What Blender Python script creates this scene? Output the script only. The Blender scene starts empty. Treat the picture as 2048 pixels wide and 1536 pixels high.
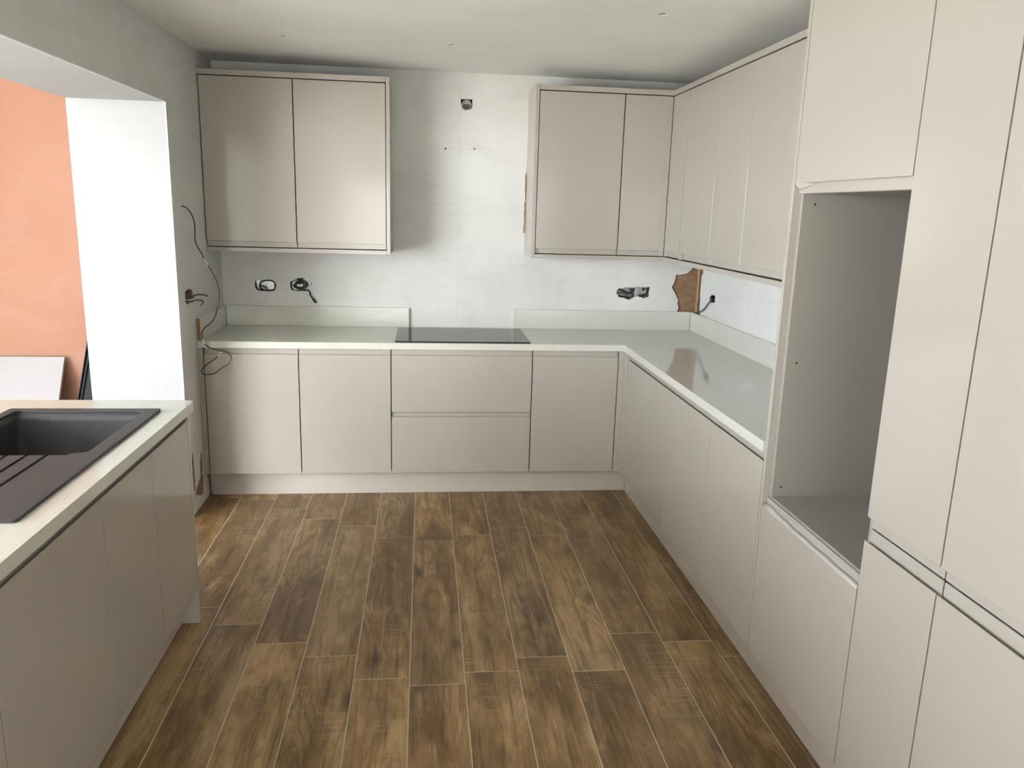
import bpy, bmesh, math, random
from mathutils import Vector, Matrix
from mathutils.geometry import tessellate_polygon
random.seed(4)
C = bpy.context.scene
COL = C.collection

# ------------------------------------------------------------------ camera
def make_camera():
    yaw, pitch, roll = 0.115034, -0.218792, 0.028922
    f = Vector((math.sin(yaw)*math.cos(pitch), math.cos(yaw)*math.cos(pitch), math.sin(pitch)))
    rt = Vector((math.cos(yaw), -math.sin(yaw), 0)); up = rt.cross(f)
    R = math.cos(roll)*rt + math.sin(roll)*up
    U = -math.sin(roll)*rt + math.cos(roll)*up
    cd = bpy.data.cameras.new('camera'); cd.sensor_width = 36; cd.lens = 1567.5*36/2048
    cd.clip_start = .02; cd.clip_end = 100
    co = bpy.data.objects.new('camera', cd); COL.objects.link(co)
    m = Matrix((R, U, -f)).transposed().to_4x4(); m.translation = Vector((1.22416, -4.97133, 1.65315))
    co.matrix_world = m
    C.camera = co
make_camera()

# ------------------------------------------------------------------ light
w = bpy.data.worlds.new('world'); C.world = w; w.use_nodes = True
bg = w.node_tree.nodes['Background']
bg.inputs[0].default_value = (0.90, 0.97, 1.05, 1); bg.inputs[1].default_value = 11

def portal(name, loc, rot, sx, sy):
    l = bpy.data.lights.new(name, 'AREA'); l.shape = 'RECTANGLE'; l.size = sx; l.size_y = sy
    l.cycles.is_portal = True
    o = bpy.data.objects.new(name, l); COL.objects.link(o); o.location = loc; o.rotation_euler = rot
portal('portal_kitchen_front', (1.05, -7.95, 1.06), (math.pi/2, 0, 0), 1.9, 2.08)
portal('portal_extension_side', (-3.05, -4.825, 1.23), (math.pi/2, 0, -math.pi/2), 3.55, 2.42)
sd = bpy.data.lights.new('sun', 'SUN'); sd.energy = 18; sd.angle = math.radians(.6); sd.color = (1, .97, .93)
so_ = bpy.data.objects.new('sun', sd); COL.objects.link(so_); so_.rotation_euler = (math.radians(-38), 0, math.radians(12))

C.view_settings.view_transform = 'Standard'; C.view_settings.look = 'None'
C.view_settings.gamma = 1; C.view_settings.use_curve_mapping = False
C.view_settings.exposure = 1.33

# ------------------------------------------------------------------ materials
def mat(name, col=(.8, .8, .8), rough=.5, metal=0.0, spec=.5, coat=0.0):
    m = bpy.data.materials.new(name); m.use_nodes = True
    b = m.node_tree.nodes['Principled BSDF']
    b.inputs['Base Color'].default_value = (*col, 1); b.inputs['Roughness'].default_value = rough
    b.inputs['Metallic'].default_value = metal; b.inputs['Specular IOR Level'].default_value = spec
    b.inputs['Coat Weight'].default_value = coat
    return m
class N:
    def __init__(s, m): s.t = m.node_tree; s.b = s.t.nodes['Principled BSDF']
    def new(s, ty, ins=None, **kw):
        n = s.t.nodes.new(ty)
        for k, v in kw.items(): setattr(n, k, v)
        for k, v in (ins or {}).items(): s.set(n.inputs[k], v)
        return n
    def set(s, sock, v):
        if isinstance(v, bpy.types.NodeSocket): s.t.links.new(v, sock)
        else: sock.default_value = v
    def math(s, op, a, b=0.0, clamp=False):
        n = s.new('ShaderNodeMath', operation=op, use_clamp=clamp); s.set(n.inputs[0], a); s.set(n.inputs[1], b); return n.outputs[0]
    def noise(s, vec, scale, detail=4, rough=.5, dist=0.0):
        n = s.new('ShaderNodeTexNoise', {'Scale': scale, 'Detail': detail, 'Roughness': rough, 'Distortion': dist})
        s.set(n.inputs['Vector'], vec); return n.outputs['Fac']
    def mapping(s, vec, scale=(1, 1, 1), loc=(0, 0, 0)):
        n = s.new('ShaderNodeMapping'); s.set(n.inputs['Vector'], vec)
        n.inputs['Scale'].default_value = scale; n.inputs['Location'].default_value = loc; return n.outputs[0]
    def ramp(s, fac, stops):
        n = s.new('ShaderNodeValToRGB'); s.set(n.inputs[0], fac); e = n.color_ramp.elements
        while len(e) < len(stops): e.new(.5)
        for i, (p, c) in enumerate(stops):
            e[i].position = p; e[i].color = (*c, 1) if len(c) == 3 else c
        return n.outputs[0]
    def mix(s, fac, a, b, mode='MIX'):
        n = s.new('ShaderNodeMix', data_type='RGBA', blend_type=mode)
        s.set(n.inputs[0], fac)
        for sock, v in ((n.inputs[6], a), (n.inputs[7], b)):
            s.set(sock, (*v, 1) if isinstance(v, tuple) and len(v) == 3 else v)
        return n.outputs[2]
    def bump(s, h, strength=.2, dist=.002):
        n = s.new('ShaderNodeBump', {'Strength': strength, 'Distance': dist}); s.set(n.inputs['Height'], h)
        s.t.links.new(n.outputs[0], s.b.inputs['Normal'])

def plaster_mat(name, a, b, c, rough=.75, scale=1.3, fine=0.35):
    m = mat(name, a, rough, spec=.25); n = N(m)
    pos = n.new('ShaderNodeNewGeometry').outputs['Position']
    f1 = n.noise(n.mapping(pos, (1, 1, 1.0)), scale, 5, .6)
    f2 = n.noise(n.mapping(pos, (1, 1, 3.0), (4, 2, 7)), scale*2.2, 6, .65, .5)
    c1 = n.mix(n.ramp(f1, [(.35, (0, 0, 0)), (.65, (1, 1, 1))]), a, b)
    c2 = n.mix(n.math('MULTIPLY', n.ramp(f2, [(.5, (0, 0, 0)), (.72, (1, 1, 1))]), fine), c1, c)
    n.set(n.b.inputs['Base Color'], c2)
    n.bump(n.noise(n.mapping(pos, (1, 1, 2.5)), 18, 6, .6), .12, .004)
    return m
M = {}
M['wall'] = plaster_mat('painted_plaster', (.61, .605, .575), (.71, .705, .68), (.52, .51, .49))
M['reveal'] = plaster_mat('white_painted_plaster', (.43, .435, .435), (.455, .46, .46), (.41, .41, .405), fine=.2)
M['ceiling'] = plaster_mat('ceiling_plaster', (.80, .80, .765), (.85, .85, .82), (.74, .74, .71), scale=1.6, fine=.4)
M['salmon'] = plaster_mat('bare_pink_plaster', (.345, .172, .115), (.37, .195, .135), (.40, .235, .18), rough=.8, scale=1.1, fine=.5)
M['brown_plaster'] = plaster_mat('exposed_brown_plaster', (.31, .195, .115), (.235, .14, .08), (.40, .28, .19), rough=.85, scale=9, fine=.8)
M['white_trim'] = mat('white_bead', (.85, .86, .85), .5)
M['dark_void'] = mat('dark_cavity', (.012, .011, .01), .9)
M['black'] = mat('black_cable_sheath', (.012, .012, .014), .4)
M['grey_cable'] = mat('grey_cable_sheath', (.075, .07, .068), .45)
M['white_cable'] = mat('white_core', (.6, .6, .58), .45)
M['copper_core'] = mat('brown_core', (.18, .08, .04), .4)
M['steel'] = mat('galvanised_box', (.62, .62, .61), .38, .8)
M['black_bar'] = mat('black_aluminium', (.008, .009, .011), .45, .0, .2)
M['pencil'] = mat('pencil_mark', (.42, .41, .39), .8)
M['chip_core'] = plaster_mat('chipboard_core', (.20, .12, .055), (.27, .17, .085), (.14, .08, .04), scale=60, fine=.8)
M['sink'] = mat('grey_composite', (.045, .044, .046), .50, 0, .4)
M['copper'] = mat('old_pipe', (.35, .2, .11), .5, .3)

def cabinet_mat(name, col, rough):
    m = mat(name, col, rough, spec=.5); n = N(m)
    pos = n.new('ShaderNodeNewGeometry').outputs['Position']
    f = n.noise(pos, 3.0, 2, .4)
    n.bump(f, .05, .004)
    n.set(n.b.inputs['Roughness'], n.math('ADD', n.math('MULTIPLY', n.noise(pos, 5, 3), .05), rough-.025))
    return m
M['door'] = cabinet_mat('cashmere_gloss', (.40, .365, .322), .13)
M['carcass'] = cabinet_mat('cashmere_carcass', (.30, .275, .24), .45)
M['plinth'] = cabinet_mat('cashmere_plinth', (.475, .43, .375), .35)

def quartz_mat():
    m = mat('speckled_white_worktop', (.66, .66, .60), .07, spec=.5); n = N(m)
    pos = n.new('ShaderNodeNewGeometry').outputs['Position']
    v = n.new('ShaderNodeTexVoronoi', {'Scale': 55.0}); n.set(v.inputs['Vector'], pos)
    rnd = n.new('ShaderNodeSeparateColor'); n.t.links.new(v.outputs['Color'], rnd.inputs[0])
    sp = n.math('MULTIPLY', n.math('LESS_THAN', v.outputs['Distance'], .11), n.math('GREATER_THAN', rnd.outputs[0], .72))
    v2 = n.new('ShaderNodeTexVoronoi', {'Scale': 170.0}); n.set(v2.inputs['Vector'], pos)
    sp2 = n.math('MULTIPLY', n.math('LESS_THAN', v2.outputs['Distance'], .25), .25)
    base = n.mix(n.noise(pos, 90, 3), (.56, .56, .495), (.62, .62, .555))
    c = n.mix(sp, n.mix(sp2, base, (.82, .82, .78)), (.30, .29, .24))
    n.set(n.b.inputs['Base Color'], c)
    return m
M['quartz'] = quartz_mat()
M['hob_glass'] = mat('black_hob_glass', (.008, .008, .009), .03, spec=.28)
M['board'] = mat('grey_white_sheet', (.35, .33, .335), .5)
M['grout'] = plaster_mat('cement_grout', (.50, .43, .34), (.56, .49, .40), (.42, .36, .28), scale=8)
M['screed'] = plaster_mat('extension_screed', (.52, .48, .42), (.56, .52, .46), (.48, .44, .38), scale=2)
M['patio'] = mat('patio_slabs', (.60, .57, .52), .9)

M['render'] = mat('daylight_baffle_grey', (.36, .35, .33), .9)  # grey of the added baffle outside, kept dull to weaken the frontal light
def wood_mat():
    m = mat('wood_effect_porcelain', (.2, .13, .07), .4, spec=.32); n = N(m)
    tc = n.new('ShaderNodeTexCoord').outputs['Object']
    oi = n.new('ShaderNodeObjectInfo').outputs['Random']
    comb = n.new('ShaderNodeCombineXYZ')
    for i, k in enumerate((37.0, 91.0, 53.0)): n.set(comb.inputs[i], n.math('MULTIPLY', oi, k))
    va = n.new('ShaderNodeVectorMath', operation='ADD'); n.set(va.inputs[0], tc); n.set(va.inputs[1], comb.outputs[0])
    p = va.outputs[0]
    tone = n.noise(n.mapping(p, (5.5, 1.1, 1)), 1.0, 5, .6, .6)
    base = n.ramp(tone, [(.30, (.080, .044, .018)), (.42, (.165, .097, .038)), (.52, (.250, .158, .064)), (.62, (.385, .265, .125)), (.74, (.30, .225, .13))])
    r2 = n.math('FRACT', n.math('MULTIPLY', oi, 17.3))
    base = n.mix(n.math('MULTIPLY', r2, .55), base, (.155, .110, .064))
    cloud = n.noise(n.mapping(p, (13, 6, 1), (5, 5, 5)), 1.0, 5, .6, .4)
    base = n.mix(n.math('MULTIPLY', n.ramp(cloud, [(.34, (1, 1, 1)), (.50, (0, 0, 0))]), .45), base, (.095, .058, .027))
    base = n.mix(n.math('MULTIPLY', n.ramp(cloud, [(.54, (0, 0, 0)), (.70, (1, 1, 1))]), .40), base, (.42, .31, .17))
    # growth rings: contours of a stretched smooth noise
    q = n.noise(n.mapping(p, (6.0, .85, 1), (3, 8, 1)), 1.0, 1.5, .45, .35)
    ring = n.math('SINE', n.math('MULTIPLY', q, 120.0))
    ringm = n.math('POWER', n.math('MULTIPLY', n.math('ADD', ring, 1.0), .5), 3.5)
    sel = n.ramp(n.noise(n.mapping(p, (3, .7, 1), (9, 9, 2)), 1.0, 2), [(.42, (0, 0, 0)), (.62, (1, 1, 1))])
    base = n.mix(n.math('MULTIPLY', n.math('MULTIPLY', ringm, sel), .48), base, (.075, .042, .018))
    # long streaks and fine fibres
    st = n.noise(n.mapping(p, (38, 1.7, 1), (2, 5, 0)), 1.0, 6, .68, .7)
    base = n.mix(n.math('MULTIPLY', n.ramp(st, [(.55, (0, 0, 0)), (.63, (1, 1, 1))]), .55), base, (.070, .040, .018))
    base = n.mix(n.math('MULTIPLY', n.ramp(st, [(.33, (1, 1, 1)), (.43, (0, 0, 0))]), .38), base, (.40, .29, .155))
    fib = n.noise(n.mapping(p, (210, 7, 1)), 1.0, 3, .6)
    base = n.mix(n.math('MULTIPLY', n.ramp(fib, [(.46, (0, 0, 0)), (.62, (1, 1, 1))]), .28), base, (.06, .036, .018))
    # knots
    v = n.new('ShaderNodeTexVoronoi', {'Scale': 1.0}); n.set(v.inputs['Vector'], n.mapping(p, (7.5, 3.2, 1), (1, 1, 4)))
    kr = n.new('ShaderNodeSeparateColor'); n.t.links.new(v.outputs['Color'], kr.inputs[0])
    kn = n.math('MULTIPLY', n.ramp(v.outputs['Distance'], [(.04, (1, 1, 1)), (.26, (0, 0, 0))]), n.math('GREATER_THAN', kr.outputs[0], .80))
    base = n.mix(n.math('MULTIPLY', kn, .75), base, (.055, .032, .018))
    # pale saw marks across the plank
    sm = n.noise(n.mapping(p, (3, 95, 1), (7, 0, 0)), 1.0, 2, .5, .2)
    sa = n.noise(n.mapping(p, (5, 2.2, 1), (0, 6, 3)), 1.0, 3, .6)
    smf = n.math('MULTIPLY', n.ramp(sm, [(.48, (0, 0, 0)), (.66, (1, 1, 1))]), n.ramp(sa, [(.52, (0, 0, 0)), (.68, (1, 1, 1))]))
    base = n.mix(n.math('MULTIPLY', smf, .28), base, (.42, .33, .22))
    base = n.mix(1.0, base, (1.32, 1.27, 1.25), 'MULTIPLY')
    n.set(n.b.inputs['Base Color'], base)
    n.set(n.b.inputs['Roughness'], n.math('ADD', n.math('MULTIPLY', fib, .16), .27))
    n.bump(n.math('ADD', fib, n.math('MULTIPLY', ringm, .4)), .12, .0015)
    return m
M['wood'] = wood_mat()

# ------------------------------------------------------------------ mesh helpers
def empty(name, loc, label=None, cat=None, group=None):
    o = bpy.data.objects.new(name, None); COL.objects.link(o); o.location = loc; o.empty_display_size = .1
    return tag(o, label, cat, group)
def tag(o, label=None, cat=None, group=None, kind=None):
    if label: o['label'] = label
    if cat: o['category'] = cat
    if group: o['group'] = group
    if kind: o['kind'] = kind
    return o
def wloc(o):
    v = Vector(o.location)
    while o.parent: o = o.parent; v = v + Vector(o.location)
    return v
class MB:
    """collects polygons in world coordinates"""
    def __init__(s): s.v = []; s.f = []; s.mi = []; s.cur = 0
    def add(s, vs, fs):
        k = len(s.v); s.v += [tuple(v) for v in vs]; s.f += [[i+k for i in f] for f in fs]; s.mi += [s.cur]*len(fs)
        return s
    def box(s, a, b):
        x0, y0, z0 = [min(a[i], b[i]) for i in range(3)]; x1, y1, z1 = [max(a[i], b[i]) for i in range(3)]
        return s.add([(x0, y0, z0), (x1, y0, z0), (x1, y1, z0), (x0, y1, z0), (x0, y0, z1), (x1, y0, z1), (x1, y1, z1), (x0, y1, z1)],
                     [(0, 3, 2, 1), (4, 5, 6, 7), (0, 1, 5, 4), (1, 2, 6, 5), (2, 3, 7, 6), (3, 0, 4, 7)])
    def extrude(s, prof, u0, u1, mp):
        """closed profile [(d,v)] swept from u0 to u1; mp(u,d,v)->world"""
        n = len(prof)
        vs = [mp(u0, d, v) for d, v in prof] + [mp(u1, d, v) for d, v in prof]
        fs = [(i, (i+1) % n, n+(i+1) % n, n+i) for i in range(n)]
        tri = tessellate_polygon([[Vector((d, v, 0)) for d, v in prof]])
        fs += [tuple(t) for t in tri] + [tuple(n+i for i in reversed(t)) for t in tri]
        return s.add(vs, fs)
    def plate(s, outer, holes, t0, t1, mp):
        """plate with holes in the (a,b) plane; mp(a,b,t)->world"""
        loops = [outer]+holes; flat = [p for l in loops for p in l]; n = len(flat)
        tri = tessellate_polygon([[Vector((a, b, 0)) for a, b in l] for l in loops])
        vs = [mp(a, b, t0) for a, b in flat] + [mp(a, b, t1) for a, b in flat]
        fs = [tuple(t) for t in tri] + [tuple(n+i for i in reversed(t)) for t in tri]
        k = 0
        for l in loops:
            m = len(l)
            fs += [(k+i, k+(i+1) % m, n+k+(i+1) % m, n+k+i) for i in range(m)]
            k += m
        return s.add(vs, fs)
    def tube(s, pts, r, sides=8, smooth=True, sub=4):
        P = [Vector(p) for p in pts]
        if sub > 1 and len(P) > 2:
            Q = []
            for i in range(len(P)-1):
                a = P[max(i-1, 0)]; b = P[i]; c = P[i+1]; d = P[min(i+2, len(P)-1)]
                for k in range(sub):
                    t = k/sub
                    Q.append(.5*((2*b)+(c-a)*t+(2*a-5*b+4*c-d)*t*t+(-a+3*b-3*c+d)*t**3))
            Q.append(P[-1]); P = Q
        vs = []; fs = []; nrm = None
        for i, p in enumerate(P):
            t = (P[min(i+1, len(P)-1)]-P[max(i-1, 0)]).normalized()
            if nrm is None:
                nrm = t.orthogonal().normalized()
            else:
                nrm = (nrm-t*nrm.dot(t)).normalized()
            bn = t.cross(nrm)
            rr = r(i/(len(P)-1)) if callable(r) else r
            for k in range(sides):
                a = 2*math.pi*k/sides; vs.append(p+rr*(math.cos(a)*nrm+math.sin(a)*bn))
        for i in range(len(P)-1):
            for k in range(sides):
                fs.append((i*sides+k, i*sides+(k+1) % sides, (i+1)*sides+(k+1) % sides, (i+1)*sides+k))
        fs.append(tuple(reversed(range(sides)))); fs.append(tuple(range((len(P)-1)*sides, len(P)*sides)))
        return s.add(vs, fs)
    def build(s, name, m, parent=None, bevel=0, seg=2, smooth=False, loc=None, fix=True):
        me = bpy.data.meshes.new(name)
        off = wloc(parent) if parent else Vector(loc or (0, 0, 0))
        me.from_pydata([Vector(v)-off for v in s.v], [], s.f)
        ms = m if isinstance(m, (list, tuple)) else [m]
        for x in ms: me.materials.append(x)
        for p, i in zip(me.polygons, s.mi): p.material_index = i; p.use_smooth = smooth
        bm = bmesh.new(); bm.from_mesh(me)
        bmesh.ops.recalc_face_normals(bm, faces=bm.faces)
        bm.to_mesh(me); bm.free()
        o = bpy.data.objects.new(name, me); COL.objects.link(o)
        if parent: o.parent = parent
        elif loc: o.location = loc
        if bevel:
            b = o.modifiers.new('bevel', 'BEVEL'); b.width = bevel; b.segments = seg; b.limit_method = 'ANGLE'; b.angle_limit = math.radians(40)
            b.harden_normals = False
        return o
def box(name, a, b, m, parent=None, bevel=0, **k): return MB().box(a, b).build(name, m, parent, bevel, **k)
def rrect(x0, y0, x1, y1, r, n=5):
    pts = []
    for cx, cy, a0 in ((x1-r, y1-r, 0), (x0+r, y1-r, 90), (x0+r, y0+r, 180), (x1-r, y0+r, 270)):
        for i in range(n+1):
            a = math.radians(a0+90*i/n); pts.append((cx+r*math.cos(a), cy+r*math.sin(a)))
    return pts
def circle(cx, cy, rx, ry=None, n=12): return [(cx+rx*math.cos(2*math.pi*i/n), cy+(ry or rx)*math.sin(2*math.pi*i/n)) for i in range(n)]
def jag(pts, amp=.002, sub=2):
    out = []
    for i, p in enumerate(pts):
        q = pts[(i+1) % len(pts)]
        for k in range(sub):
            t = k/sub; a = amp if k else 0
            out.append((p[0]+(q[0]-p[0])*t+random.uniform(-a, a), p[1]+(q[1]-p[1])*t+random.uniform(-a, a)))
    return out

ZC = 2.443; XR = 2.979
MPB = lambda a, b, t: (a, t, b)            # plate in the back wall: a=x b=z, t into the wall
MPR = lambda a, b, t: (XR+t, a, b)         # right wall: a=y b=z
MPL = lambda a, b, t: (-t, a, b)           # left wall face x=0: a=y b=z
MPC = lambda a, b, t: (a, b, ZC+t)         # ceiling

# ------------------------------------------------------------------ setting
HA = [(0.1979, 1.19), (0.2475, 1.1915), (0.2912, 1.1923), (0.3141, 1.1787), (0.3206, 1.1563), (0.3168, 1.1323), (0.3032, 1.1215), (0.268, 1.1179), (0.2272, 1.1217), (0.2042, 1.1303), (0.1932, 1.1451), (0.1927, 1.169)]
HB = [(0.4095, 1.1849), (0.4288, 1.1913), (0.4497, 1.2037), (0.4822, 1.2058), (0.4995, 1.1956), (0.5258, 1.1841), (0.5356, 1.1662), (0.5249, 1.154), (0.5069, 1.1416), (0.4621, 1.1257), (0.4268, 1.1266), (0.4095, 1.1399), (0.4059, 1.1639)]
HC = [(2.46, 1.159), (2.4892, 1.1759), (2.5097, 1.1836), (2.5728, 1.1835), (2.6021, 1.186), (2.6821, 1.1883), (2.6758, 1.1255), (2.6573, 1.1178), (2.6318, 1.1186), (2.6058, 1.1285), (2.5723, 1.1239), (2.5524, 1.105), (2.5139, 1.1147), (2.4757, 1.1202), (2.461, 1.1426)]
HD = [(1.4392, 2.2931), (1.5096, 2.2937), (1.5086, 2.2485), (1.4982, 2.2346), (1.4665, 2.2276), (1.4487, 2.2393), (1.4406, 2.2658)]
HG = [(-0.3137, 1.1828), (-0.3368, 1.1775), (-0.3628, 1.1823), (-0.382, 1.169), (-0.3838, 1.1384), (-0.3418, 1.1334), (-0.316, 1.1264), (-0.2923, 1.1472)]
HH = [(-0.7684, 1.1875), (-0.7314, 1.2005), (-0.6622, 1.1955), (-0.6257, 1.1772), (-0.6195, 1.1487), (-0.6395, 1.1323), (-0.7477, 1.1232), (-0.7714, 1.1408)]
HFB = [(2.96, 1.3195), (2.9414, 1.2969), (2.9256, 1.2822), (2.8795, 1.2731), (2.8498, 1.2726), (2.8426, 1.2273), (2.8264, 1.1879), (2.8503, 1.1532), (2.8776, 1.1039), (2.8703, 1.0872), (2.8817, 1.0498), (2.8636, 1.020)]
HFR = [(-.1416, 1.36), (-0.1414, 1.2908), (-0.1155, 1.2766), (-0.115, 1.2283), (-0.1125, 1.1633), (-0.1286, 1.1204), (-0.1244, 1.0874), (-0.1423, 1.02)]
SK = .012
# back wall: a skin of plaster with chased holes, body behind; the skin stops at the hacked-off corner patch
outer = [(-.03, 0), (XR, 0), (XR, 1.020)] + jag(HFB[::-1], .003, 2)[:-1] + [(2.9481, 1.3195), (2.948, 1.36), (XR, 1.36), (XR, ZC), (-.03, ZC)]
mb = MB().plate(outer, [jag(HA), jag(HB), jag(HC), HD, circle(1.351, 2.004, .006), circle(1.527, 2.008, .006)], 0, SK, MPB)
wall_back = tag(mb.build('wall_back', M['wall']), kind='structure')
mb = MB().plate([(-.03, 0), (XR+.2, 0), (XR+.2, ZC), (-.03, ZC)], [rrect(.188, 1.112, .326, 1.197, .006), rrect(.402, 1.118, .540, 1.210, .006), rrect(2.455, 1.10, 2.69, 1.192, .006), rrect(1.434, 2.222, 1.514, 2.298, .004), circle(1.351, 2.004, .006), circle(1.527, 2.008, .006)], SK, .06, MPB)
mb.build('blockwork', M['brown_plaster'], wall_back)
box('blockwork_backing', (-.03, .06, 0), (XR+.2, .2, ZC), M['dark_void'], wall_back)
for a, b in (((1.4335, -.0003, .96), (1.4347, .0, 2.38)), ((1.155, -.0003, 1.6735), (1.712, 0, 1.6745)), ((1.27, -.0003, 2.0055), (1.635, 0, 2.0065))):
    box('pencil_line', a, b, M['pencil'], wall_back)
# right wall
outer = [(-8.0, 0), (0, 0), (0, 1.02)] + HFR[::-1][:-1] + [(-.1416, 1.36), (0, 1.36), (0, ZC), (-8.0, ZC)]
mb = MB().plate(outer, [jag(HG)], 0, SK, MPR)
wall_right = tag(mb.build('wall_right', M['wall']), kind='structure')
MB().plate([(-8.0, 0), (SK, 0), (SK, ZC), (-8.0, ZC)], [rrect(-.39, 1.12, -.285, 1.19, .004)], SK, .06, MPR).build('blockwork', M['brown_plaster'], wall_right)
box('blockwork_backing', (XR+.06, -8.0, 0), (XR+.2, SK, ZC), M['dark_void'], wall_right)
# pier between kitchen and extension
mb = MB().plate([(-.887, 0), (0.0, 0), (0.0, ZC), (-.887, ZC)], [jag(HH), circle(-.727, 1.624, .007, .012)], 0, .04, MPL)
mb.cur = 0
mb.box((-.45, -.887, 0), (-.04, .2, ZC))
wall_left = tag(mb.build('wall_left', M['wall']), kind='structure')
# white skin coat on the reveal and the opening's soffit
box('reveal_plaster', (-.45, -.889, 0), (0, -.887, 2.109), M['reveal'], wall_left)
S1 = [(-0.8146, 0.3412), (-0.8004, 0.2929), (-0.8005, 0.2225), (-0.7971, 0.1681), (-0.8006, 0.1278), (-0.8212, 0.1235), (-0.8257, 0.1725), (-0.8301, 0.221), (-0.8305, 0.2883), (-0.8277, 0.3338)]
S2 = [(-0.6647, 0.2906), (-0.6451, 0.2844), (-0.6602, 0.1618), (-0.641, 0.152), (-0.6626, 0.0491), (-0.7126, 0.0618), (-0.7977, 0.0939), (-0.7867, 0.1226), (-0.7374, 0.1406), (-0.6907, 0.1664), (-0.6905, 0.2268)]
S3 = [(1.8474, 1.8795), (1.8500, 1.8798), (1.8500, 1.5123), (1.8423, 1.512), (1.8442, 1.6531), (1.846, 1.7291), (1.8444, 1.8042)]
for S, mp_, par in ((S1, MPL, wall_left), (S2, MPL, wall_left), (S3, MPB, wall_back)):
    MB().plate(jag(S, .0035, 4), [], -.0006, .001, mp_).build('bare_plaster_streak', M['brown_plaster'], par)
trim_1 = tag(box('trim_1', (-.45, -8.0, 2.109), (0, -.889, ZC), M['wall']), kind='structure')
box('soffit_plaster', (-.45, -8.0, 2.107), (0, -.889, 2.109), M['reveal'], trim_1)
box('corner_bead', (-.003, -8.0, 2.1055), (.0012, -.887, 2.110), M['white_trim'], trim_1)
box('corner_bead', (-.003, -.8905, 0), (.0012, -.8865, 2.1055), M['white_trim'], wall_left)
tag(box('wall_left_light_block', (-.45, -8.0, 0), (0, -4.5, 2.107), M['wall']), kind='structure')  # out of view, put in to keep extension daylight off the near floor
# ceiling
mb = MB().plate([(-.45, -8.0), (XR+.2, -8.0), (XR+.2, .2), (-.45, .2)],
                [jag([(.522, -.796), (.54, -.812), (.556, -.805), (.552, -.786), (.53, -.780)], .001), jag(circle(1.361, -.795, .023, .018, 9), .002), circle(2.174, -.818, .012, .012, 8), jag(circle(2.183, -1.627, .02, .018, 9), .002)], 0, .004, MPC)
ceiling = tag(mb.build('ceiling', M['ceiling']), kind='structure')
box('ceiling_void', (-.45, -8.0, ZC+.06), (XR+.2, .2, ZC+.1), M['dark_void'], ceiling)
for a, b in (((-.45, -8.0, ZC+.004), (-.44, .2, ZC+.06)), ((-.45, .19, ZC+.004), (XR+.2, .2, ZC+.06)), ((-.45, -8.0, ZC+.004), (XR+.2, -7.99, ZC+.06)), ((XR+.19, -8.0, ZC+.004), (XR+.2, .2, ZC+.06))):
    box('joist', a, b, M['dark_void'], ceiling)
# front of the house, behind the camera: openings for daylight
mb = MB().plate([(-3.2, 0), (XR+.2, 0), (XR+.2, 3.0), (-3.2, 3.0)], [[(.10, .02), (2.0, .02), (2.0, 2.0), (.10, 2.0)]], 0, .25, lambda a, b, t: (a, -8.0-t, b))
tag(mb.build('wall_front', M['wall']), kind='structure')
tag(MB().plate([(-8.0, 0), (-.3, 0), (-.3, 3.0), (-8.0, 3.0)], [[(-6.6, .02), (-3.05, .02), (-3.05, 2.44), (-6.6, 2.44)]], 0, .2, lambda a, b, t: (-3.0-t, a, b)).build('wall_extension_left', M['wall']), kind='structure')
tag(box('wall_extension_back', (-3.0, -.45, 0), (-.45, -.3, 2.75), M['salmon']), kind='structure')
mb = MB().box((-3.2, -8.0, 2.75), (-.45, -.3, 2.9))
tag(mb.build('ceiling_extension', M['ceiling']), kind='structure')
tag(box('wall_header', (-.45, -8.0, ZC), (-.40, .2, 3.0), M['wall']), kind='structure')

# ------------------------------------------------------------------ floor and its tiles
floor = tag(box('floor', (-.60, -8.0, -.10), (XR+.2, .2, -.0005), M['grout']), kind='structure')
tag(box('floor_extension', (-3.2, -8.25, -.10), (-.60, -.3, -.004), M['screed']), kind='structure')
tag(box('daylight_baffle', (-.8, -10.6, -.15), (5.0, -10.4, 3.1), M['render']), kind='structure')  # unseen baffle added outside the front opening to soften and dim its daylight
tag(box('ground', (-25, -32, -.20), (14, 8, -.15), M['patio']), kind='structure')
def tile_mesh(x0, y0, x1, y1, cx, cy):
    c = .0012; z0, z1, z2 = -.008, -.0010, 0
    vs = []
    for i, z in ((0, z0), (0, z1), (c, z2)):
        vs += [(x0+i-cx, y0+i-cy, z), (x1-i-cx, y0+i-cy, z), (x1-i-cx, y1-i-cy, z), (x0+i-cx, y1-i-cy, z)]
    fs = [(8, 9, 10, 11)]
    for k in (0, 4):
        fs += [(k+i, k+(i+1) % 4, k+4+(i+1) % 4, k+4+i) for i in range(4)]
    me = bpy.data.meshes.new('tile'); me.from_pydata(vs, [], fs); me.materials.append(M['wood']); return me
END = {-5: -.9, -4: -.70, -3: -.42, -2: -.35, -1: -.60, 0: -.633, 1: -.778, 2: -.929, 3: -1.032, 4: -1.190, 5: -1.240, 6: -1.171, 7: -1.087, 8: -1.191, 9: -.939, 10: -1.011, 11: -1.129}
PW, PL, GR = .1982, 1.2375, .0024
full = tile_mesh(-.5*(PW-GR), -.5*(PL-GR), .5*(PW-GR), .5*(PL-GR), 0, 0)
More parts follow.
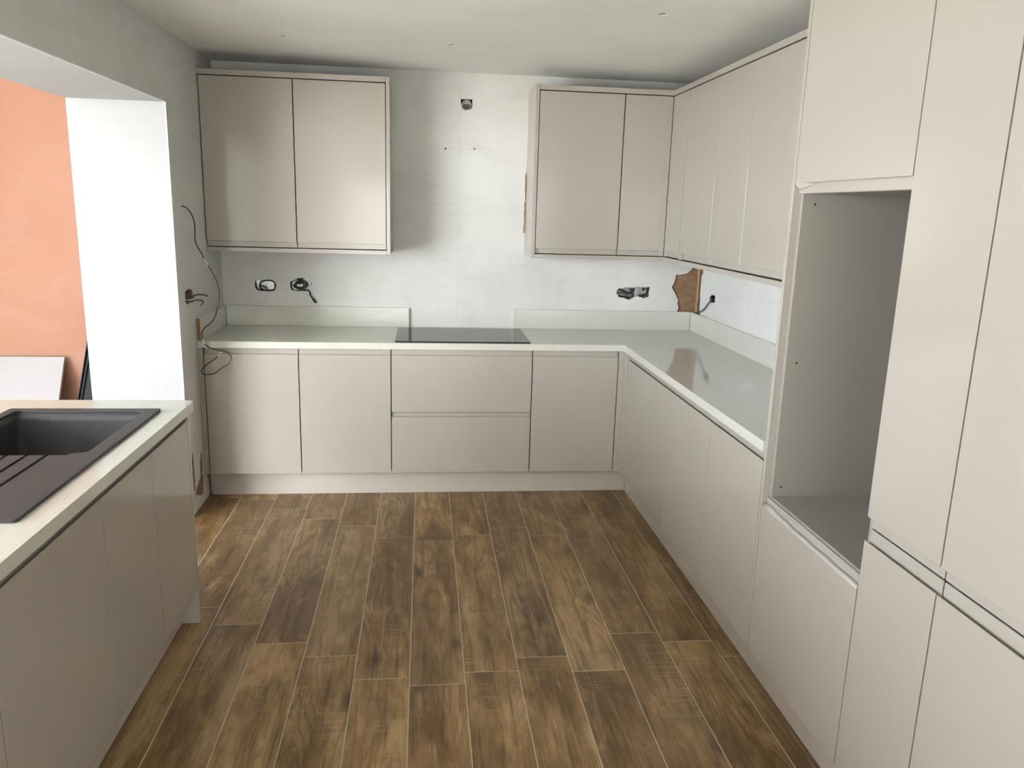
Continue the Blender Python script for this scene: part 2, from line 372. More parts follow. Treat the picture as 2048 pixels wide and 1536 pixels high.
for k, e in END.items():
    xa = .187+PW*k+GR/2; xb = xa+PW-GR
    for r in range(-1, 5):
        yb = e-PL*r-GR/2; ya = yb-PL+GR
        if xb <= -.58 or yb < -8.0: continue
        x0 = max(xa, -.6); x1 = min(xb, 2.55); y0 = max(ya, -8.0); y1 = min(yb, -.30)
        if x0 < -.01 and y1 > -.887:           # keep clear of the pier
            if x1 > .05: x0 = max(x0, .002)
            else: y1 = min(y1, -.890)
        if x1-x0 < .02 or y1-y0 < .02: continue
        cx, cy = (xa+xb)/2, (ya+yb)/2
        me = full if (abs(x0-xa)+abs(x1-xb)+abs(y0-ya)+abs(y1-yb) < 1e-6) else tile_mesh(x0, y0, x1, y1, cx, cy)
        o = bpy.data.objects.new('tile', me); COL.objects.link(o); o.parent = floor
        o.location = (cx, cy, 0)

# ------------------------------------------------------------------ cabinets
YD, XD, XP, YP = -.614, 2.379, 2.444, -.5424
T = .021
Bk = lambda y0: (lambda u, d, v: (u, y0+d, v))       # front faces -y
Rt = lambda x0: (lambda u, d, v: (x0+d, u, v))       # front faces -x
Pn = lambda x0: (lambda u, d, v: (x0-d, u, v))       # front faces +x
def door(name, parent, mp, u0, u1, z0, z1, lip='top', end0=0, end1=0, label=None, g=.0019, depth=.031):
    """handleless door: a front lip with a scooped grip behind it, the back leaf running on"""
    u0 += g; u1 -= g; mb = MB()
    def prof(zz0, zz1):
        h = zz1-zz0
        p = [(0, 0), (0, h-depth-.0015), (.0012, h-depth), (.0035, h-depth), (.0045, h-depth-.002), (.0050, h-depth-.014), (.0075, h-depth-.022), (.0120, h-depth-.020), (.0150, h-depth-.008), (.0155, h-.0015), (.017, h), (T, h), (T, 0)]
        return p
    if lip == 'none':
        mb.extrude([(0, z0), (0, z1), (T, z1), (T, z0)], u0, u1, mp)
    else:
        p = prof(z0, z1)
        p = [(d, z0+v) for d, v in p] if lip == 'top' else [(d, z1-v) for d, v in p][::-1]
        mb.extrude(p, u0+end0, u1-end1, mp)
        for a, b in ((u0, u0+end0), (u1-end1, u1)):
            if b-a > .001: mb.extrude([(0, z0), (0, z1), (T, z1), (T, z0)], a, b, mp)
    o = mb.build(name, M['door'], parent, bevel=.0007, seg=1)
    if label: o['label'] = label
    return o
def carcass(parent, mp, u0, u1, z0, z1, depth, d0=T+.03, name='carcass'):
    mb = MB(); t = .018
    def bx(a, b): mb.box(mp(*a), mp(*b))
    e = .001; u0 += e; u1 -= e
    bx((u0, d0, z0), (u0+t, depth, z1)); bx((u1-t, d0, z0), (u1, depth, z1))
    bx((u0+t, d0, z0), (u1-t, depth, z0+t)); bx((u0+t, d0, z1-t), (u1-t, depth, z1)); bx((u0+t, depth-.01, z0+t), (u1-t, depth, z1-t))
    return mb.build(name, M['carcass'], parent)
BZ0, BZ1 = .150, .8705
G_BB = 'base cabinets along the back wall'; G_RB = 'base cabinets along the right wall'
def base(name, label, group, mp, base_loc, spans, u0, u1, depth=.56, drawers=False, cat='cabinet'):
    t = empty(name, base_loc, label, cat, group)
    carcass(t, mp, u0, u1, BZ0, .868, depth)
    if drawers:
        door('drawer', t, mp, u0, u1, BZ0, .5095)
        door('drawer', t, mp, u0, u1, .5115, BZ1)
    else:
        for a, b in spans: door('door', t, mp, a, b, BZ0, BZ1, g=.0028 if mp is mpb else .0019)
    return t
mpb, mpr = Bk(YD), Rt(XD)
base('base_cabinet', 'single-door base cabinet in the left corner, behind the hanging cable', G_BB, mpb, (.28, -.3, .15), [(.031, .536)], .031, .536)
base('base_cabinet', 'single-door base cabinet between the left corner cabinet and the drawers', G_BB, mpb, (.79, -.3, .15), [(.536, 1.042)], .536, 1.042)
# the drawer unit: lower front ends at .51 so that its grip shows as a slot
t = empty('drawer_cabinet', (1.44, -.3, .15), 'wide base cabinet with two deep drawers under the hob', 'cabinet', G_BB)
carcass(t, mpb, 1.042, 1.8425, BZ0, .868, .56)
door('drawer', t, mpb, 1.042, 1.8425, BZ0, .5065, depth=.0235, g=.0028); door('drawer', t, mpb, 1.042, 1.8425, .5110, BZ1, g=.0028)
base('base_cabinet', 'single-door base cabinet right of the drawers, beside the inner corner', G_BB, mpb, (2.09, -.3, .15), [(1.8425, 2.3442)], 1.8425, 2.3442)
for u, v, y, lab in ((0.001, .029, YD, 'narrow filler strip between left wall and back run of base cabinets'),):
    tag(box('filler_strip', (u, y, BZ0), (v, y+.018, .8715), M['door'], bevel=.0006, loc=(.015, y, BZ0)), lab, 'filler strip')
mb = MB(); mb.box((2.3462, YD, BZ0), (XD-.001, YD+.018, .8715)).box((XD-.001, YD+.018, BZ0), (XD+.018, -.702, .8715))
tag(mb.build('corner_post', M['door'], bevel=.0006, loc=(2.37, YD, BZ0)), 'vertical corner post where the back and right base cabinets meet', 'corner post')
base('corner_base_cabinet', 'two-door base cabinet on the right run, next to the corner post', G_RB, mpr, (2.68, -1.1, .15), [(-1.102, -.704), (-1.505, -1.102)], -1.505, -.704)
base('base_cabinet', 'middle single-door base cabinet of the right run', G_RB, mpr, (2.68, -1.76, .15), [(-2.019, -1.505)], -2.019, -1.505)
base('base_cabinet', 'single-door base cabinet of the right run, against the tall end panel', G_RB, mpr, (2.68, -2.27, .15), [(-2.524, -2.019)], -2.524, -2.019)
# plinths
tag(box('plinth_board', (.012, YP, .001), (XP-.001, YP+.016, .147), M['plinth'], bevel=.0008, loc=(1.2, YP, 0)), 'long plinth board under the back run of base cabinets', 'plinth', 'plinth boards')
tag(box('plinth_board', (XP, -4.08, .001), (XP+.016, YP, .147), M['plinth'], bevel=.0008, loc=(XP, -2.3, 0)), 'long plinth board under the right run and the tall units', 'plinth', 'plinth boards')
lg = empty('cabinet_leg', (.004+.02, -.52, 0), 'black plastic cabinet leg in the dark gap left of the back plinth', 'cabinet leg')
MB().tube([(.024, -.515, .001), (.024, -.515, .012)], .022, 12, sub=1).build('foot', M['black'], lg)
MB().tube([(.024, -.515, .012), (.024, -.515, .149)], .014, 12, sub=1).build('stem', M['black'], lg)

# ------------------------------------------------------------------ worktops, upstands, hob
ZW, ZB = .910, .8726
wt = MB().plate([(0.001, -.001), (0.001, -.6174), (2.370, -.6174), (2.370, -2.524), (XR-.001, -2.524), (XR-.001, -.001)], [], ZB, ZW, lambda a, b, t: (a, b, t)).build('worktop', M['quartz'], bevel=.002, seg=2, loc=(1.5, -.3, ZB))
tag(wt, 'L-shaped pale speckled worktop along the back and right walls', 'worktop')
TU, ZU = .0184, 1.032
def upstand(a, b, lab):
    return tag(box('upstand', a, b, M['quartz'], bevel=.0012, loc=((a[0]+b[0])/2, (a[1]+b[1])/2, ZW)), lab, 'upstand', 'worktop upstands')
upstand((TU+.001, -TU, ZW), (1.131, -.0005, ZU), 'pale upstand on the back wall, left of the hob')
upstand((1.791, -TU, ZW), (XR-TU-.001, -.0005, ZU), 'pale upstand on the back wall, right of the hob')
ul = upstand((.0005, -.600, ZW), (TU, -.0005, ZU), 'short pale upstand on the left wall with a raw brown end')
box('raw_end', (.0010, -.6012, ZW+.001), (TU+.001, -.600, ZU-.001), M['chip_core'], ul)['label'] = 'raw brown chipboard end'
upstand((XR-TU, -2.523, ZW), (XR-.0005, -TU-.0005, ZU), 'long pale upstand on the right wall')
hob = MB().plate(rrect(1.064, -.588, 1.831, -.066, .006, 3), [], ZW+.0003, ZW+.0058, lambda a, b, t: (a, b, t)).build('hob', M['hob_glass'], bevel=.001, seg=2, loc=(1.45, -.33, ZW))
tag(hob, 'black glass induction hob set on the worktop above the drawers', 'hob')

# ------------------------------------------------------------------ wall units
YU, XU = -.322, 2.657
WZ0, WZ1 = 1.4045, 2.3165
TOP0, TOP1, BOT0, BOT1 = 2.3215, 2.3497, 1.3777, 1.4005
G_W = 'wall cabinets'
mwb, mwr = Bk(YU), Rt(XU)
def wallcab(label, mp, loc, u0, u1, spans, depth=.318, ends=None):
    t = empty('wall_cabinet', loc, label, 'cabinet', G_W)
    carcass(t, mp, u0, u1, WZ0-.001, WZ1+.001, depth)
    for i, (a, b) in enumerate(spans):
        e0, e1 = (ends or {}).get(i, (0, 0))
        door('door', t, mp, a, b, WZ0, WZ1, 'bottom', e0, e1, g=.0028 if mp is mwb else .0019)
    return t
t = wallcab('double-door wall cabinet hung left of the bare wall, framed by matching panels', mwb, (.5, -.16, 1.38), .002, 1.008, [(.004, .503), (.503, 1.008)])
box('top_panel', (.0, YU-.003, TOP0), (1.0085, -.002, TOP1), M['door'], t, .0006)
box('bottom_panel', (.0, YU-.003, BOT0), (1.0085, -.002, BOT1), M['door'], t, .0006)
box('side_panel', (1.0095, YU-.003, BOT0), (1.0300, -.002, TOP1), M['door'], t, .0006)
t = wallcab('single-door wall cabinet hung right of the bare wall', mwb, (2.1, -.16, 1.38), 1.8735, 2.370, [(1.8735, 2.370)])
box('side_panel', (1.8515, YU-.003, BOT0), (1.8720, -.002, TOP1), M['door'], t, .0006)
t = empty('corner_wall_cabinet', (2.8, -.16, 1.38), 'corner wall cabinet with two doors meeting at a right angle', 'cabinet', G_W)
mb = MB(); z0, z1 = WZ0-.001, WZ1+.001
mb.plate([(2.371, YU+T+.003), (XU+T+.003, YU+T+.003), (XU+T+.003, -.602), (XR-.001, -.602), (XR-.001, -.001), (2.371, -.001)], [], z0, z1, lambda a, b, c: (a, b, c))
mb.build('carcass', M['carcass'], t)
door('door', t, mwb, 2.371, XU+.0005, WZ0, WZ1, 'bottom', 0, .030, g=.0028)
door('door', t, mwr, -.602, YU, WZ0, WZ1, 'bottom', 0, .020, g=.0018)
tag(box('filler_strip', (XU+.001, -.654, WZ0), (XU+.019, -.604, WZ1), M['door'], bevel=.0006, loc=(XU, -.63, WZ0)), 'narrow filler strip between corner wall cabinet and right wall cabinets', 'filler strip')
wallcab('wall cabinet next to the filler strip, first on the right wall', mwr, (2.82, -.87, 1.38), -1.080, -.657, [(-1.080, -.657)])
wallcab('second wall cabinet on the right wall from the corner', mwr, (2.82, -1.28, 1.38), -1.489, -1.080, [(-1.489, -1.080)])
wallcab('wall cabinet on the right wall closest to the tall end panel', mwr, (2.82, -2.0, 1.38), -2.522, -1.489, [(-2.005, -1.489), (-2.522, -2.005)])
mpt = lambda a, b, c: (a, b, c)
def lpanel(name, z0, z1, lab, cat):
    return tag(MB().plate([(1.8730, -.002), (1.8730, YU-.003), (XU-.003, YU-.003), (XU-.003, -2.523), (XR-.002, -2.523), (XR-.002, -.002)], [], z0, z1, mpt).build(name, M['door'], bevel=.0006, loc=(2.6, -.3, z0)), lab, cat)
lpanel('cornice_panel', TOP0, TOP1, 'L-shaped cornice panel on top of the right-hand wall cabinets', 'cornice')
lpanel('pelmet_panel', BOT0, BOT1, 'L-shaped pelmet panel beneath the right-hand wall cabinets', 'pelmet')

# ------------------------------------------------------------------ tall units
TT = 2.40
tag(box('end_panel', (XD, -2.5450, .150), (XR-.001, -2.5260, TT), M['door'], bevel=.0006, loc=(2.68, -2.535, 0)), 'tall end panel between the worktop and the oven housing', 'end panel')
mpr = Rt(XD)
t = empty('oven_housing', (2.68, -2.85, .15), 'tall oven housing with an empty oven niche', 'cabinet', 'tall cabinets')
Y0, Y1 = -3.157, -2.547; cx0 = XD+T+.002; cx1 = XR-.004
mb = MB()
mb.box((cx0, Y1-.018, .15), (cx1, Y1, 2.36)); mb.box((cx0, Y0, .15), (cx1, Y0+.018, 2.36))
for z in (.15, .708, 1.727, 2.342): mb.box((cx0, Y0+.018, z), (cx1, Y1-.018, z+.018))
mb.box((cx1-.012, Y0+.018, .168), (cx1, Y1-.018, 2.342))
mb.build('carcass', M['carcass'], t, bevel=.0005, seg=1)
for z, y in ((1.696, 2.443), (1.189, 2.439), (.760, 2.432)):
    MB().tube([(y, Y1-.0186, z), (y, Y1-.0180, z)], .0035, 10, sub=1).build('fixing_hole', M['dark_void'], t)
door('door', t, mpr, Y0, Y1, .150, .718, 'top', 0, .0)
door('upper_door', t, mpr, Y0, Y1, 1.7275, 2.36, 'bottom', 0, .0)
# the lifted corner of protective film under the upper door and along the lower one
def tallcab(name, label, ya, yb):
    t = empty(name, (2.68, (ya+yb)/2, .15), label, 'cabinet', 'tall cabinets')
    carcass(t, mpr, ya, yb, .15, 2.36, .598)
    door('lower_door', t, mpr, ya, yb, .150, .8610, 'top', 0, 0)
    door('upper_door', t, mpr, ya, yb, .8650, 2.36, 'bottom', 0, 0)
tallcab('narrow_larder', 'narrow tall larder cabinet next to the oven niche', -3.458, -3.1585)
tallcab('fridge_housing', 'wide tall cabinet nearest the camera at the right edge', -4.060, -3.4595)
tag(box('end_panel', (XD, -4.082, .001), (XR-.001, -4.062, TT), M['door'], bevel=.0006, loc=(2.68, -4.07, 0)), 'tall end panel closing the near end of the tall cabinets', 'end panel')
# thin peeled film
film = mat('clear_film', (.50, .485, .455), .15, 0, .5)
mb = MB()
n = 14
vs = []
for i in range(n+1):
    y = Y1-.002-(Y1-Y0-.006)*i/n
    lift = .004+.006*math.exp(-((i-1.0)/2.0)**2)+.0015*math.sin(i*2.1)
    vs += [(XD-.0004, y, .684), (XD+.002+lift*.3, y, .6885+lift*.35), (XD+.0145, y, .6895+lift*1.1)]
fs = []
for i in range(n):
    for k in range(2): fs.append((i*3+k, i*3+k+1, i*3+k+4, i*3+k+3))
mb.add(vs, fs); f = mb.build('protective_film', film, None, smooth=True, loc=(XD, -2.85, .688))
sm = f.modifiers.new('solid', 'SOLIDIFY'); sm.thickness = .0004
tag(f, 'wrinkled clear protective film peeling along the lower oven housing door', 'film', 'loose protective film')
vs = [(XD-.0006, Y1-.004, 1.7585), (XD-.004, Y1-.020, 1.752), (XD+.010, Y1-.030, 1.742), (XD+.016, Y1-.010, 1.738), (XD+.004, Y1-.006, 1.745), (XD-.001, Y1-.05, 1.7595), (XD+.013, Y1-.11, 1.7560)]
f = MB().add(vs, [(0, 1, 4), (1, 2, 4), (2, 3, 4), (0, 5, 1), (5, 2, 1), (5, 6, 2)]).build('protective_film', film, None, loc=(XD, Y1, 1.75))
sm = f.modifiers.new('solid', 'SOLIDIFY'); sm.thickness = .0005
tag(f, 'small folded scrap of film at the corner above the oven niche', 'film', 'loose protective film')

# ------------------------------------------------------------------ peninsula with sink
XL, YL = .3367, -1.9977
mpp = Pn(XL)
G_P = 'base cabinets of the peninsula'
for a, b, lab in ((-2.4034, -2.0000, 'peninsula base cabinet at its far end, beside the end panel'), (-2.8098, -2.4034, 'peninsula base cabinet under the sink bowl, second from the far end'), (-3.395, -2.8098, 'wide peninsula base cabinet under the sink drainer'), (-3.995, -3.395, 'peninsula base cabinet at the lower left edge')):
    t = empty('peninsula_cabinet', (.05, (a+b)/2, .15), lab, 'cabinet', G_P)
    mb = MB(); e = .001; th = .018; dd = .58
    A, B = a+e, b-e
    x1, x0 = XL-T-.003, XL-dd
    mb.box((x0, A, .15), (x1, A+th, .68)); mb.box((x0, B-th, .15), (x1, B, .68)); mb.box((x0, A+th, .15), (x1, B-th, .168)); mb.box((x0, A+th, .168), (x0+.008, B-th, .68))
    mb.box((x1-.018, A+th, .64), (x1, B-th, .68))
    mb.build('carcass', M['carcass'], t)
    door('door', t, mpp, a, b, .150, BZ1)
tag(box('end_panel', (-.26, -1.9985, .001), (XL, -1.9795, .8715), M['door'], bevel=.0006, loc=(0, -1.99, 0)), 'short end panel at the far end of the peninsula', 'end panel')
tag(box('back_panel', (-.268, -4.0, .001), (-.250, -1.9990, .8715), M['door'], bevel=.0006, loc=(-.26, -3, 0)), 'long back panel of the peninsula towards the extension', 'back panel')
tag(box('plinth_board', (.252, -4.0, .001), (.2681, -1.9995, .147), M['plinth'], bevel=.0008, loc=(.26, -3, 0)), 'plinth board under the peninsula cabinets', 'plinth', 'plinth boards')
SX0, SX1, SY0, SY1 = -.224, .286, -3.153, -2.117
pw = MB().plate(rrect(-.56, -4.02, .356, -1.953, .028, 6), [rrect(SX0+.02, SY0+.02, SX1-.02, SY1-.02, .01, 2)], ZB, ZW, mpt).build('worktop', M['quartz'], bevel=.015, seg=5, loc=(0, -3, ZB))
tag(pw, 'rounded-edge pale worktop of the peninsula around the grey sink', 'worktop')
pw.data.polygons.foreach_set('use_smooth', [False]*len(pw.data.polygons))
# sink
sk = empty('sink', (.03, -2.6, ZW), 'grey composite inset sink with ribbed drainer', 'sink')
bx0, bx1, by0, by1 = -.192, .241, -2.640, -2.149
# outline of the bowl opening merged with the drainer grooves
r = .022
grooves = [.143, .088, .033, -.022, -.077, -.132]; gw = .0115; gy0 = -3.085; gy1 = -2.662
hole = []
def arc(cx, cy, a0, a1, rr=r, n=5): return [(cx+rr*math.cos(math.radians(a0+(a1-a0)*i/n)), cy+rr*math.sin(math.radians(a0+(a1-a0)*i/n))) for i in range(n+1)]
hole += arc(bx1-r, by1-r, 0, 90) + arc(bx0+r, by1-r, 90, 180) + arc(bx0+r, by0+r-.0, 180, 262)
hole += [(bx0+.03, gy1)]
for g in sorted(grooves):
    hole += [(g-gw, gy1), (g-gw, gy0+.006), (g-gw/2, gy0), (g, gy0+.006), (g, gy1)]
hole += [(.190, gy1), (.203, by0-.002)]
hole += arc(bx1-r-.002, by0+r, 280, 360)
so = rrect(SX0, SY0, SX1, SY1, .010, 3)
MB().plate(so, [hole], ZW+.0004, ZW+.0095, mpt).build('rim', M['sink'], sk, bevel=.0018, seg=2)
# groove beds
MB().plate([(-.150, gy0-.004), (.150, gy0-.004), (.150, gy1-.001), (-.150, gy1-.001)], [], ZW-.010, ZW+.0025, mpt).build('drainer_bed', M['sink'], sk)
# bowl: inner shell swept down with rounded floor
mb = MB(); rings = []
for k, (ins, z, rr) in enumerate(((-.001, ZW+.004, .022), (.002, ZW-.03, .022), (.006, ZW-.17, .024), (.014, ZW-.19, .03), (.035, ZW-.200, .03), (.10, ZW-.203, .03), (.19, ZW-.205, .02))):
    rings.append([(x, y, z) for x, y in rrect(bx0+ins, gy1+.004+ins, bx1-ins, by1-ins, rr, 5)])
n = len(rings[0]); vs = [p for rg in rings for p in rg]; fs = []
for k in range(len(rings)-1):
    fs += [(k*n+i, k*n+(i+1) % n, (k+1)*n+(i+1) % n, (k+1)*n+i) for i in range(n)]
fs.append(tuple(range((len(rings)-1)*n, len(rings)*n)))
mb.add(vs, fs); bw = mb.build('bowl', M['sink'], sk, smooth=True)
sm = bw.modifiers.new('solid', 'SOLIDIFY'); sm.thickness = .004; sm.offset = 1
bcx, bcy = (bx0+bx1)/2, (by0+by1)/2
MB().tube([(bcx, bcy, ZW-.2045), (bcx, bcy, ZW-.200)], .045, 24, sub=1).build('waste', M['steel'], sk)

# ------------------------------------------------------------------ electrics
def sbox(name, label, hole_rect, y0, y1, metal='steel'):
    x0, z0, x1, z1 = hole_rect
    t = empty(name, ((x0+x1)/2, .0, z0), label, 'socket box', 'open socket boxes')
    mb = MB()
    th = .0015
    mb.box((x0, y1-th, z0), (x1, y1, z1)); mb.box((x0, y0, z0), (x0+th, y1, z1)); mb.box((x1-th, y0, z0), (x1, y1, z1)); mb.box((x0, y0, z0), (x1, y1, z0+th)); mb.box((x0, y0, z1-th), (x1, y1, z1))
    mb.build('metal_box', M[metal], t)
    return t
t = sbox('socket_box', 'open metal socket box with a looped black cable, further left on the back wall', (.200, 1.122, .314, 1.188), .008, .034)
ring = [(0.2627, 1.1343), (0.2515, 1.1461), (0.2313, 1.1517), (0.2229, 1.1606), (0.2294, 1.1756), (0.2559, 1.1851), (0.2852, 1.1871), (0.3082, 1.1771), (0.3133, 1.1562), (0.3065, 1.1321), (0.2829, 1.1257), (0.242, 1.128), (0.2222, 1.1426), (0.22, 1.1605)]
MB().tube([(x, .006-.010*math.sin(i/13*math.pi), z) for i, (x, z) in enumerate(ring)], .0047, 8).build('cable', M['black'], t)
MB().tube([(.197, .012, 1.170), (.199, .0, 1.150), (.205, -.003, 1.135), (.222, 0, 1.127), (.245, .006, 1.122)], .0045, 8).build('cable', M['black'], t)
for x, z in ((.222, 1.181), (.255, 1.160)):
    MB().tube([(x, .0325, z), (x, .0315, z)], .003, 8, sub=1).build('screw_hole', M['dark_void'], t)
t = sbox('socket_box', 'open socket box with a tangle of cables and one hanging down', (.414, 1.130, .528, 1.196), .008, .034)
rnd = random.Random(11)
for k in range(7):
    cx, cz = .470+rnd.uniform(-.012, .012), 1.165+rnd.uniform(-.006, .006); rx, rz = .030+rnd.uniform(-.008, .018), .017+rnd.uniform(-.006, .012)
    a0 = rnd.uniform(0, 6.28); pts = []
    for i in range(11):
        a = a0+i*.55; pts.append((cx+rx*math.cos(a), -.006+.014*math.sin(a*.7+k)-.001*k, cz+rz*math.sin(a)))
    MB().tube(pts, .0038 if k % 3 else .0028, 7).build('cable', M[('black', 'grey_cable', 'black', 'black', 'copper_core', 'black', 'grey_cable')[k]], t)
MB().tube([(.411, .012, 1.188), (.409, -.004, 1.172), (.411, -.006, 1.150), (.414, .0, 1.136), (.425, .006, 1.129)], .005, 8).build('cable', M['black'], t)
hang = [(0.439, .006, 1.1404), (0.4771, -.008, 1.132), (0.5125, -.014, 1.1311), (0.524, -.016, 1.1177), (0.5264, -.017, 1.0996), (0.5379, -.018, 1.0846), (0.5426, -.018, 1.079)]
MB().tube(hang, .0042, 8).build('hanging_cable', M['black'], t)
MB().tube([(.539, -.018, 1.083), (.543, -.018, 1.077), (.551, -.018, 1.065), (.5579, -.018, 1.0546)], lambda s: .0046+.0035*min(1, s*2.5), 10).build('connector', M['black'], t)['label'] = 'black connector at the cable end'
t = sbox('socket_box', 'wide double socket opening with bent metal and cables below the right wall cabinets', (2.468, 1.114, 2.674, 1.182), .012, .040)
box('divider', (2.585, .012, 1.114), (2.602, .016, 1.182), M['steel'], t)
MB().tube([(2.640, .004, 1.173), (2.640, .008, 1.173)], .010, 14, sub=1).build('grommet', M['black'], t)
def ctube(pts, r, m, nm='cable', par=None): return MB().tube(pts, r, 8).build(nm, M[m], par or t)
ctube([(2.462, .02, 1.160), (2.480, -.004, 1.170), (2.510, -.006, 1.160), (2.540, .0, 1.146), (2.556, .004, 1.150), (2.572, .010, 1.160), (2.580, .022, 1.176)], .0058, 'black')
ctube([(2.470, .015, 1.140), (2.495, .002, 1.150), (2.520, .0, 1.138), (2.545, .0, 1.120), (2.560, .003, 1.116), (2.580, .01, 1.122)], .0052, 'grey_cable')
ctube([(2.478, .012, 1.128), (2.500, .002, 1.124), (2.520, .0, 1.122), (2.545, .003, 1.112)], .0048, 'black')
ctube([(2.556, .012, 1.176), (2.562, .004, 1.160), (2.566, 0, 1.140), (2.570, .004, 1.118)], .0062, 'black')
ctube([(2.612, .02, 1.120), (2.632, .004, 1.133), (2.655, 0, 1.140), (2.664, .004, 1.156), (2.668, .014, 1.182)], .0060, 'black')
ctube([(2.640, .01, 1.118), (2.652, .0, 1.132), (2.670, .003, 1.128), (2.673, .01, 1.146)], .0045, 'grey_cable')
ctube([(2.600, .01, 1.118), (2.618, .002, 1.128), (2.640, .002, 1.124)], .005, 'black')
# left wall socket
t = empty('socket_box', (0, -.69, 1.12), 'dark chased socket hole with stripped cables sticking out of the left wall', 'socket box', 'open socket boxes')
mb = MB(); mb.box((-.038, -.765, 1.128), (-.036, -.625, 1.195)).box((-.038, -.767, 1.128), (-.006, -.765, 1.195))
mb.build('metal_box', M['dark_void'], t)
for k, z in enumerate((1.185, 1.172, 1.158)):
    ctube([(-.03, -.755, z), (.002, -.735+.01*k, z+.004), (.006, -.705, z-.004), (.003, -.672, z+.002), (-.02, -.64, z-.008)], .0052, ('black', 'copper_core', 'grey_cable')[k], par=t)
ctube([(-.03, -.70, 1.145), (0.0, -0.6602, 1.1485), (0.02, -0.6573, 1.1637), (0.05, -0.6326, 1.1636), (0.07, -0.6032, 1.1537)], .0040, 'grey_cable', par=t)
ctube([(-.03, -.72, 1.14), (0.0, -0.6877, 1.131), (0.02, -0.663, 1.1367), (0.04, -0.6361, 1.1349), (0.052, -0.635, 1.1241), (0.05, -0.6741, 1.1095)], .0034, 'grey_cable', par=t)
ctube([(-.03, -.72, 1.15), (0.005, -0.6877, 1.141), (0.02, -0.670, 1.1450), (0.035, -0.655, 1.148)], .0030, 'white_cable', par=t)
# long hanging cable
CABLE = [(-.03, -.727, 1.624), (-0.0001, -0.727, 1.6239), (0.019, -0.727, 1.617), (0.0321, -0.7, 1.5924), (0.047, -0.7, 1.55), (0.049, -0.7, 1.4995), (0.0409, -0.68, 1.4528), (0.0537, -0.68, 1.4147), (0.0696, -0.68, 1.3841), (0.0807, -0.68, 1.3586), (0.0952, -0.665, 1.3241), (0.116, -0.665, 1.2853), (0.134, -0.665, 1.2411), (0.1446, -0.665, 1.199), (0.1453, -0.665, 1.162), (0.138, -0.665, 1.1193), (0.1286, -0.665, 1.0871), (0.1165, -0.665, 1.0521), (0.0942, -0.665, 1.0196), (0.0618, -0.665, 0.9922), (0.0449, -0.665, 0.9651), (0.0455, -0.665, 0.9299), (0.0569, -0.665, 0.9028), (0.0817, -0.665, 0.8813), (0.1149, -0.665, 0.8706), (0.1587, -0.665, 0.8628), (0.1839, -0.665, 0.8438), (0.1881, -0.665, 0.8219), (0.171, -0.665, 0.7942), (0.1385, -0.665, 0.7719), (0.1058, -0.665, 0.7468), (0.0739, -0.665, 0.7355), (0.0398, -0.655, 0.7333), (0.0273, -0.655, 0.7443), (0.0336, -0.655, 0.7637), (0.0531, -0.655, 0.7859), (0.0884, -0.655, 0.8109), (0.1184, -0.655, 0.8359), (0.1406, -0.655, 0.8608)]
t = empty('long_cable', (0, -.727, 1.624), 'long thin cable hanging from the left wall and looping below the worktop', 'cable')
ctube(CABLE, .0036, 'grey_cable', 'sheath', t)
for a, b in ((9, 11), (21, 23), (37, 39)):
    MB().tube([(p[0], p[1]-.0008, p[2]) for p in CABLE[a:b]], .0041, 8).build('pale_print', M['white_cable'], t)
# extractor duct hole
t = empty('duct', (1.4744, 0, 2.2615), 'round white duct end in a dark square hole high on the back wall', 'duct')
mb = MB(); n = 28; vs = []; fs = []
for rr, y in ((.0300, .050), (.0300, -.001), (.0268, -.001), (.0268, .050)):
    vs += [(1.4744+rr*math.cos(2*math.pi*i/n), y, 2.2600+rr*math.sin(2*math.pi*i/n)) for i in range(n)]
for k in range(3): fs += [(k*n+i, k*n+(i+1) % n, (k+1)*n+(i+1) % n, (k+1)*n+i) for i in range(n)]
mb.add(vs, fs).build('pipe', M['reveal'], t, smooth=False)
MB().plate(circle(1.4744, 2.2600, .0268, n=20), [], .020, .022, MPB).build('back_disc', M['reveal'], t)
mb = MB().plate([(1.4495, 2.2560), (1.4600, 2.2640), (1.4760, 2.2660), (1.4985, 2.2640), (1.4955, 2.2460), (1.4860, 2.2365), (1.4700, 2.2345), (1.4580, 2.2400)], [], .006, .019, MPB)
mb.build('cable_bundle', M['grey_cable'], t)
ctube([(1.452, .004, 2.256), (1.468, .0, 2.2580), (1.480, .002, 2.248), (1.494, .004, 2.256)], .003, 'grey_cable', par=t)
# right wall outlet with its cable
t = empty('cable_outlet', (XR, -.34, 1.12), 'small dark outlet with a grey cable curving down to the corner', 'cable outlet')
ctube([(XR+.03, -.335, 1.170), (XR-.004, -.345, 1.172), (XR-.010, -.356, 1.160), (XR-.006, -.358, 1.140), (XR+.01, -.350, 1.135)], .0055, 'black', par=t)
ctube([(XR+.03, -.325, 1.175), (XR-.002, -.322, 1.168), (XR-.006, -.325, 1.15), (XR+.005, -.330, 1.135)], .0050, 'black', par=t)
ctube([(XR+.03, -.36, 1.15), (2.972, -0.3531, 1.154), (2.966, -0.3345, 1.1402), (2.966, -0.2958, 1.116), (2.966, -0.2472, 1.0823), (2.967, -0.1942, 1.0615), (2.968, -0.1267, 1.0400), (2.968, -.06, 1.0370)], .0038, 'grey_cable', par=t)
# pipe in the hacked-off corner
t = empty('corner_pipe', (XR-.0, -.09, 1.02), 'old brown pipe with a clip in the exposed corner', 'pipe')
MB().tube([(XR+.001, -.070, 1.034), (XR+.002, -.070, 1.20), (XR+.001, -.068, 1.376)], .010, 10).build('pipe', M['copper'], t)
MB().tube([(XR-.006, -.035, 1.088), (XR-.012, -.060, 1.089), (XR-.014, -.095, 1.088)], .0042, 8).build('bracket', M['steel'], t)
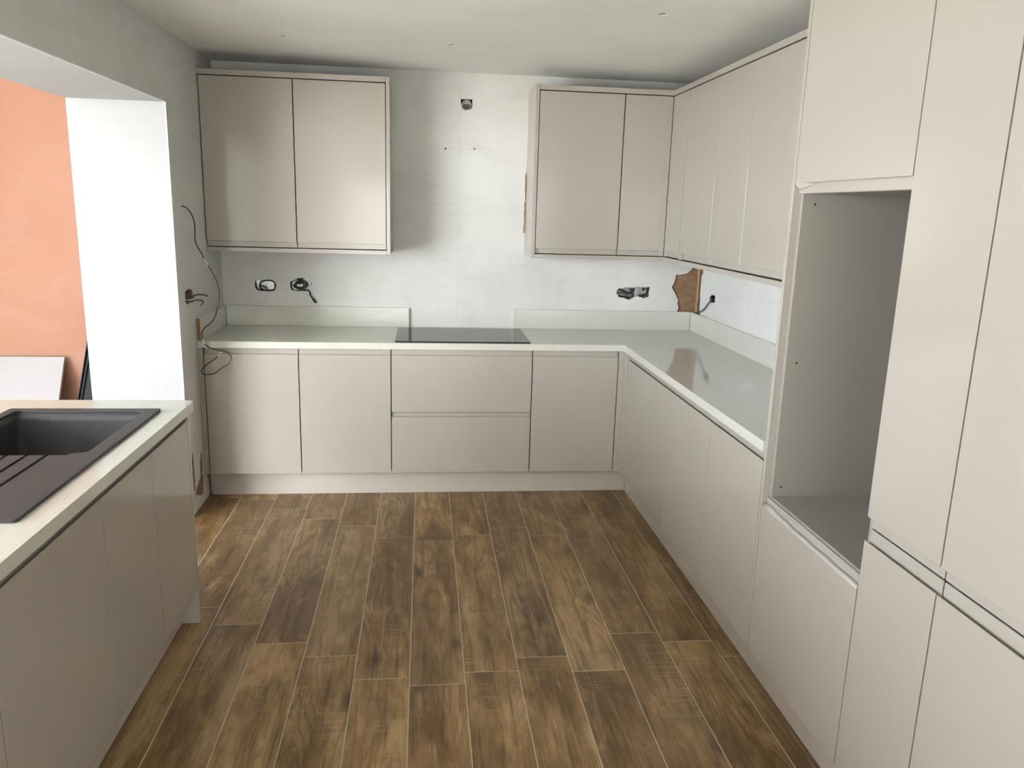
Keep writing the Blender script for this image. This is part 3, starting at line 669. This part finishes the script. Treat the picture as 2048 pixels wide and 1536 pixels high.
# ceiling cable stubs
for (x, y, rr, lab) in ((.540, -.797, .006, 'cable stub in the ceiling hole nearest the left wall cabinet'), (1.361, -.795, .008, 'cable stub in the ceiling hole above the hob'), (2.174, -.818, .004, 'cable stub in the small ceiling hole near the right wall cabinets'), (2.183, -1.627, .008, 'cable stub in the ceiling hole nearest the camera')):
    o = MB().tube([(x-.004, y, ZC+.055), (x, y, ZC+.02), (x+.006, y, ZC+.004)], rr*.6, 8).build('cable_stub', M['black'], None, loc=(x, y, ZC))
    tag(o, lab, 'cable', 'ceiling cable stubs')

# ------------------------------------------------------------------ things leaning in the extension
def slab(o, ex, ey, ez, lx, ly, lz):
    vs = [Vector(o)+ex*a*lx+ey*b*ly+ez*c*lz for c in (0, 1) for b in (0, 1) for a in (0, 1)]
    return MB().add(vs, [(0, 2, 3, 1), (4, 5, 7, 6), (0, 1, 5, 4), (2, 6, 7, 3), (0, 4, 6, 2), (1, 3, 7, 5)])
a = math.radians(28.5)
ey = Vector((0, math.sin(a), math.cos(a))); ez = Vector((0, -math.cos(a), math.sin(a)))
L = .785/math.cos(a)
o = slab((-1.95, -.462-.785*math.tan(a), -.003), Vector((1, 0, 0)), ey, ez, 1.205, L, .018).build('leaning_board', [M['board']], None, bevel=.001, loc=(-1.3, -.7, 0))
tag(o, 'pale grey sheet leaning against the bare pink plaster wall', 'board')
def bar(p0, p1, w, d, lab):
    p0 = Vector(p0); p1 = Vector(p1); t_ = (p1-p0); L = t_.length; t_.normalize()
    ex = t_.cross(Vector((0, -1, 0))).normalized(); ez = t_.cross(ex).normalized()
    if ez.y > 0: ez = -ez
    mb = MB()
    mb2 = slab(p0-ex*w/2, ex, t_, ez, w, L, d); mb.add(mb2.v, mb2.f)
    mb2 = slab(p0-ex*w/2-ez*.0, ex, t_, ez, w*.14, L, d+.010); mb.add(mb2.v, mb2.f)
    mb2 = slab(p0+ex*(w/2-w*.14), ex, t_, ez, w*.14, L, d+.010); mb.add(mb2.v, mb2.f)
    o = mb.build('black_bar', M['black_bar'], None, bevel=.001, loc=tuple(p0))
    tag(o, lab, 'metal bar', 'black bars leaning in the extension')
bar((-.765, -.56, 0), (-.500, -.50, 1.22), .040, .022, 'thinner black channel bar leaning beside the pale sheet, on its nearer side')
bar((-.725, -.61, 0), (-.500, -.55, 1.02), .058, .030, 'broader black channel bar leaning beside the white pier')
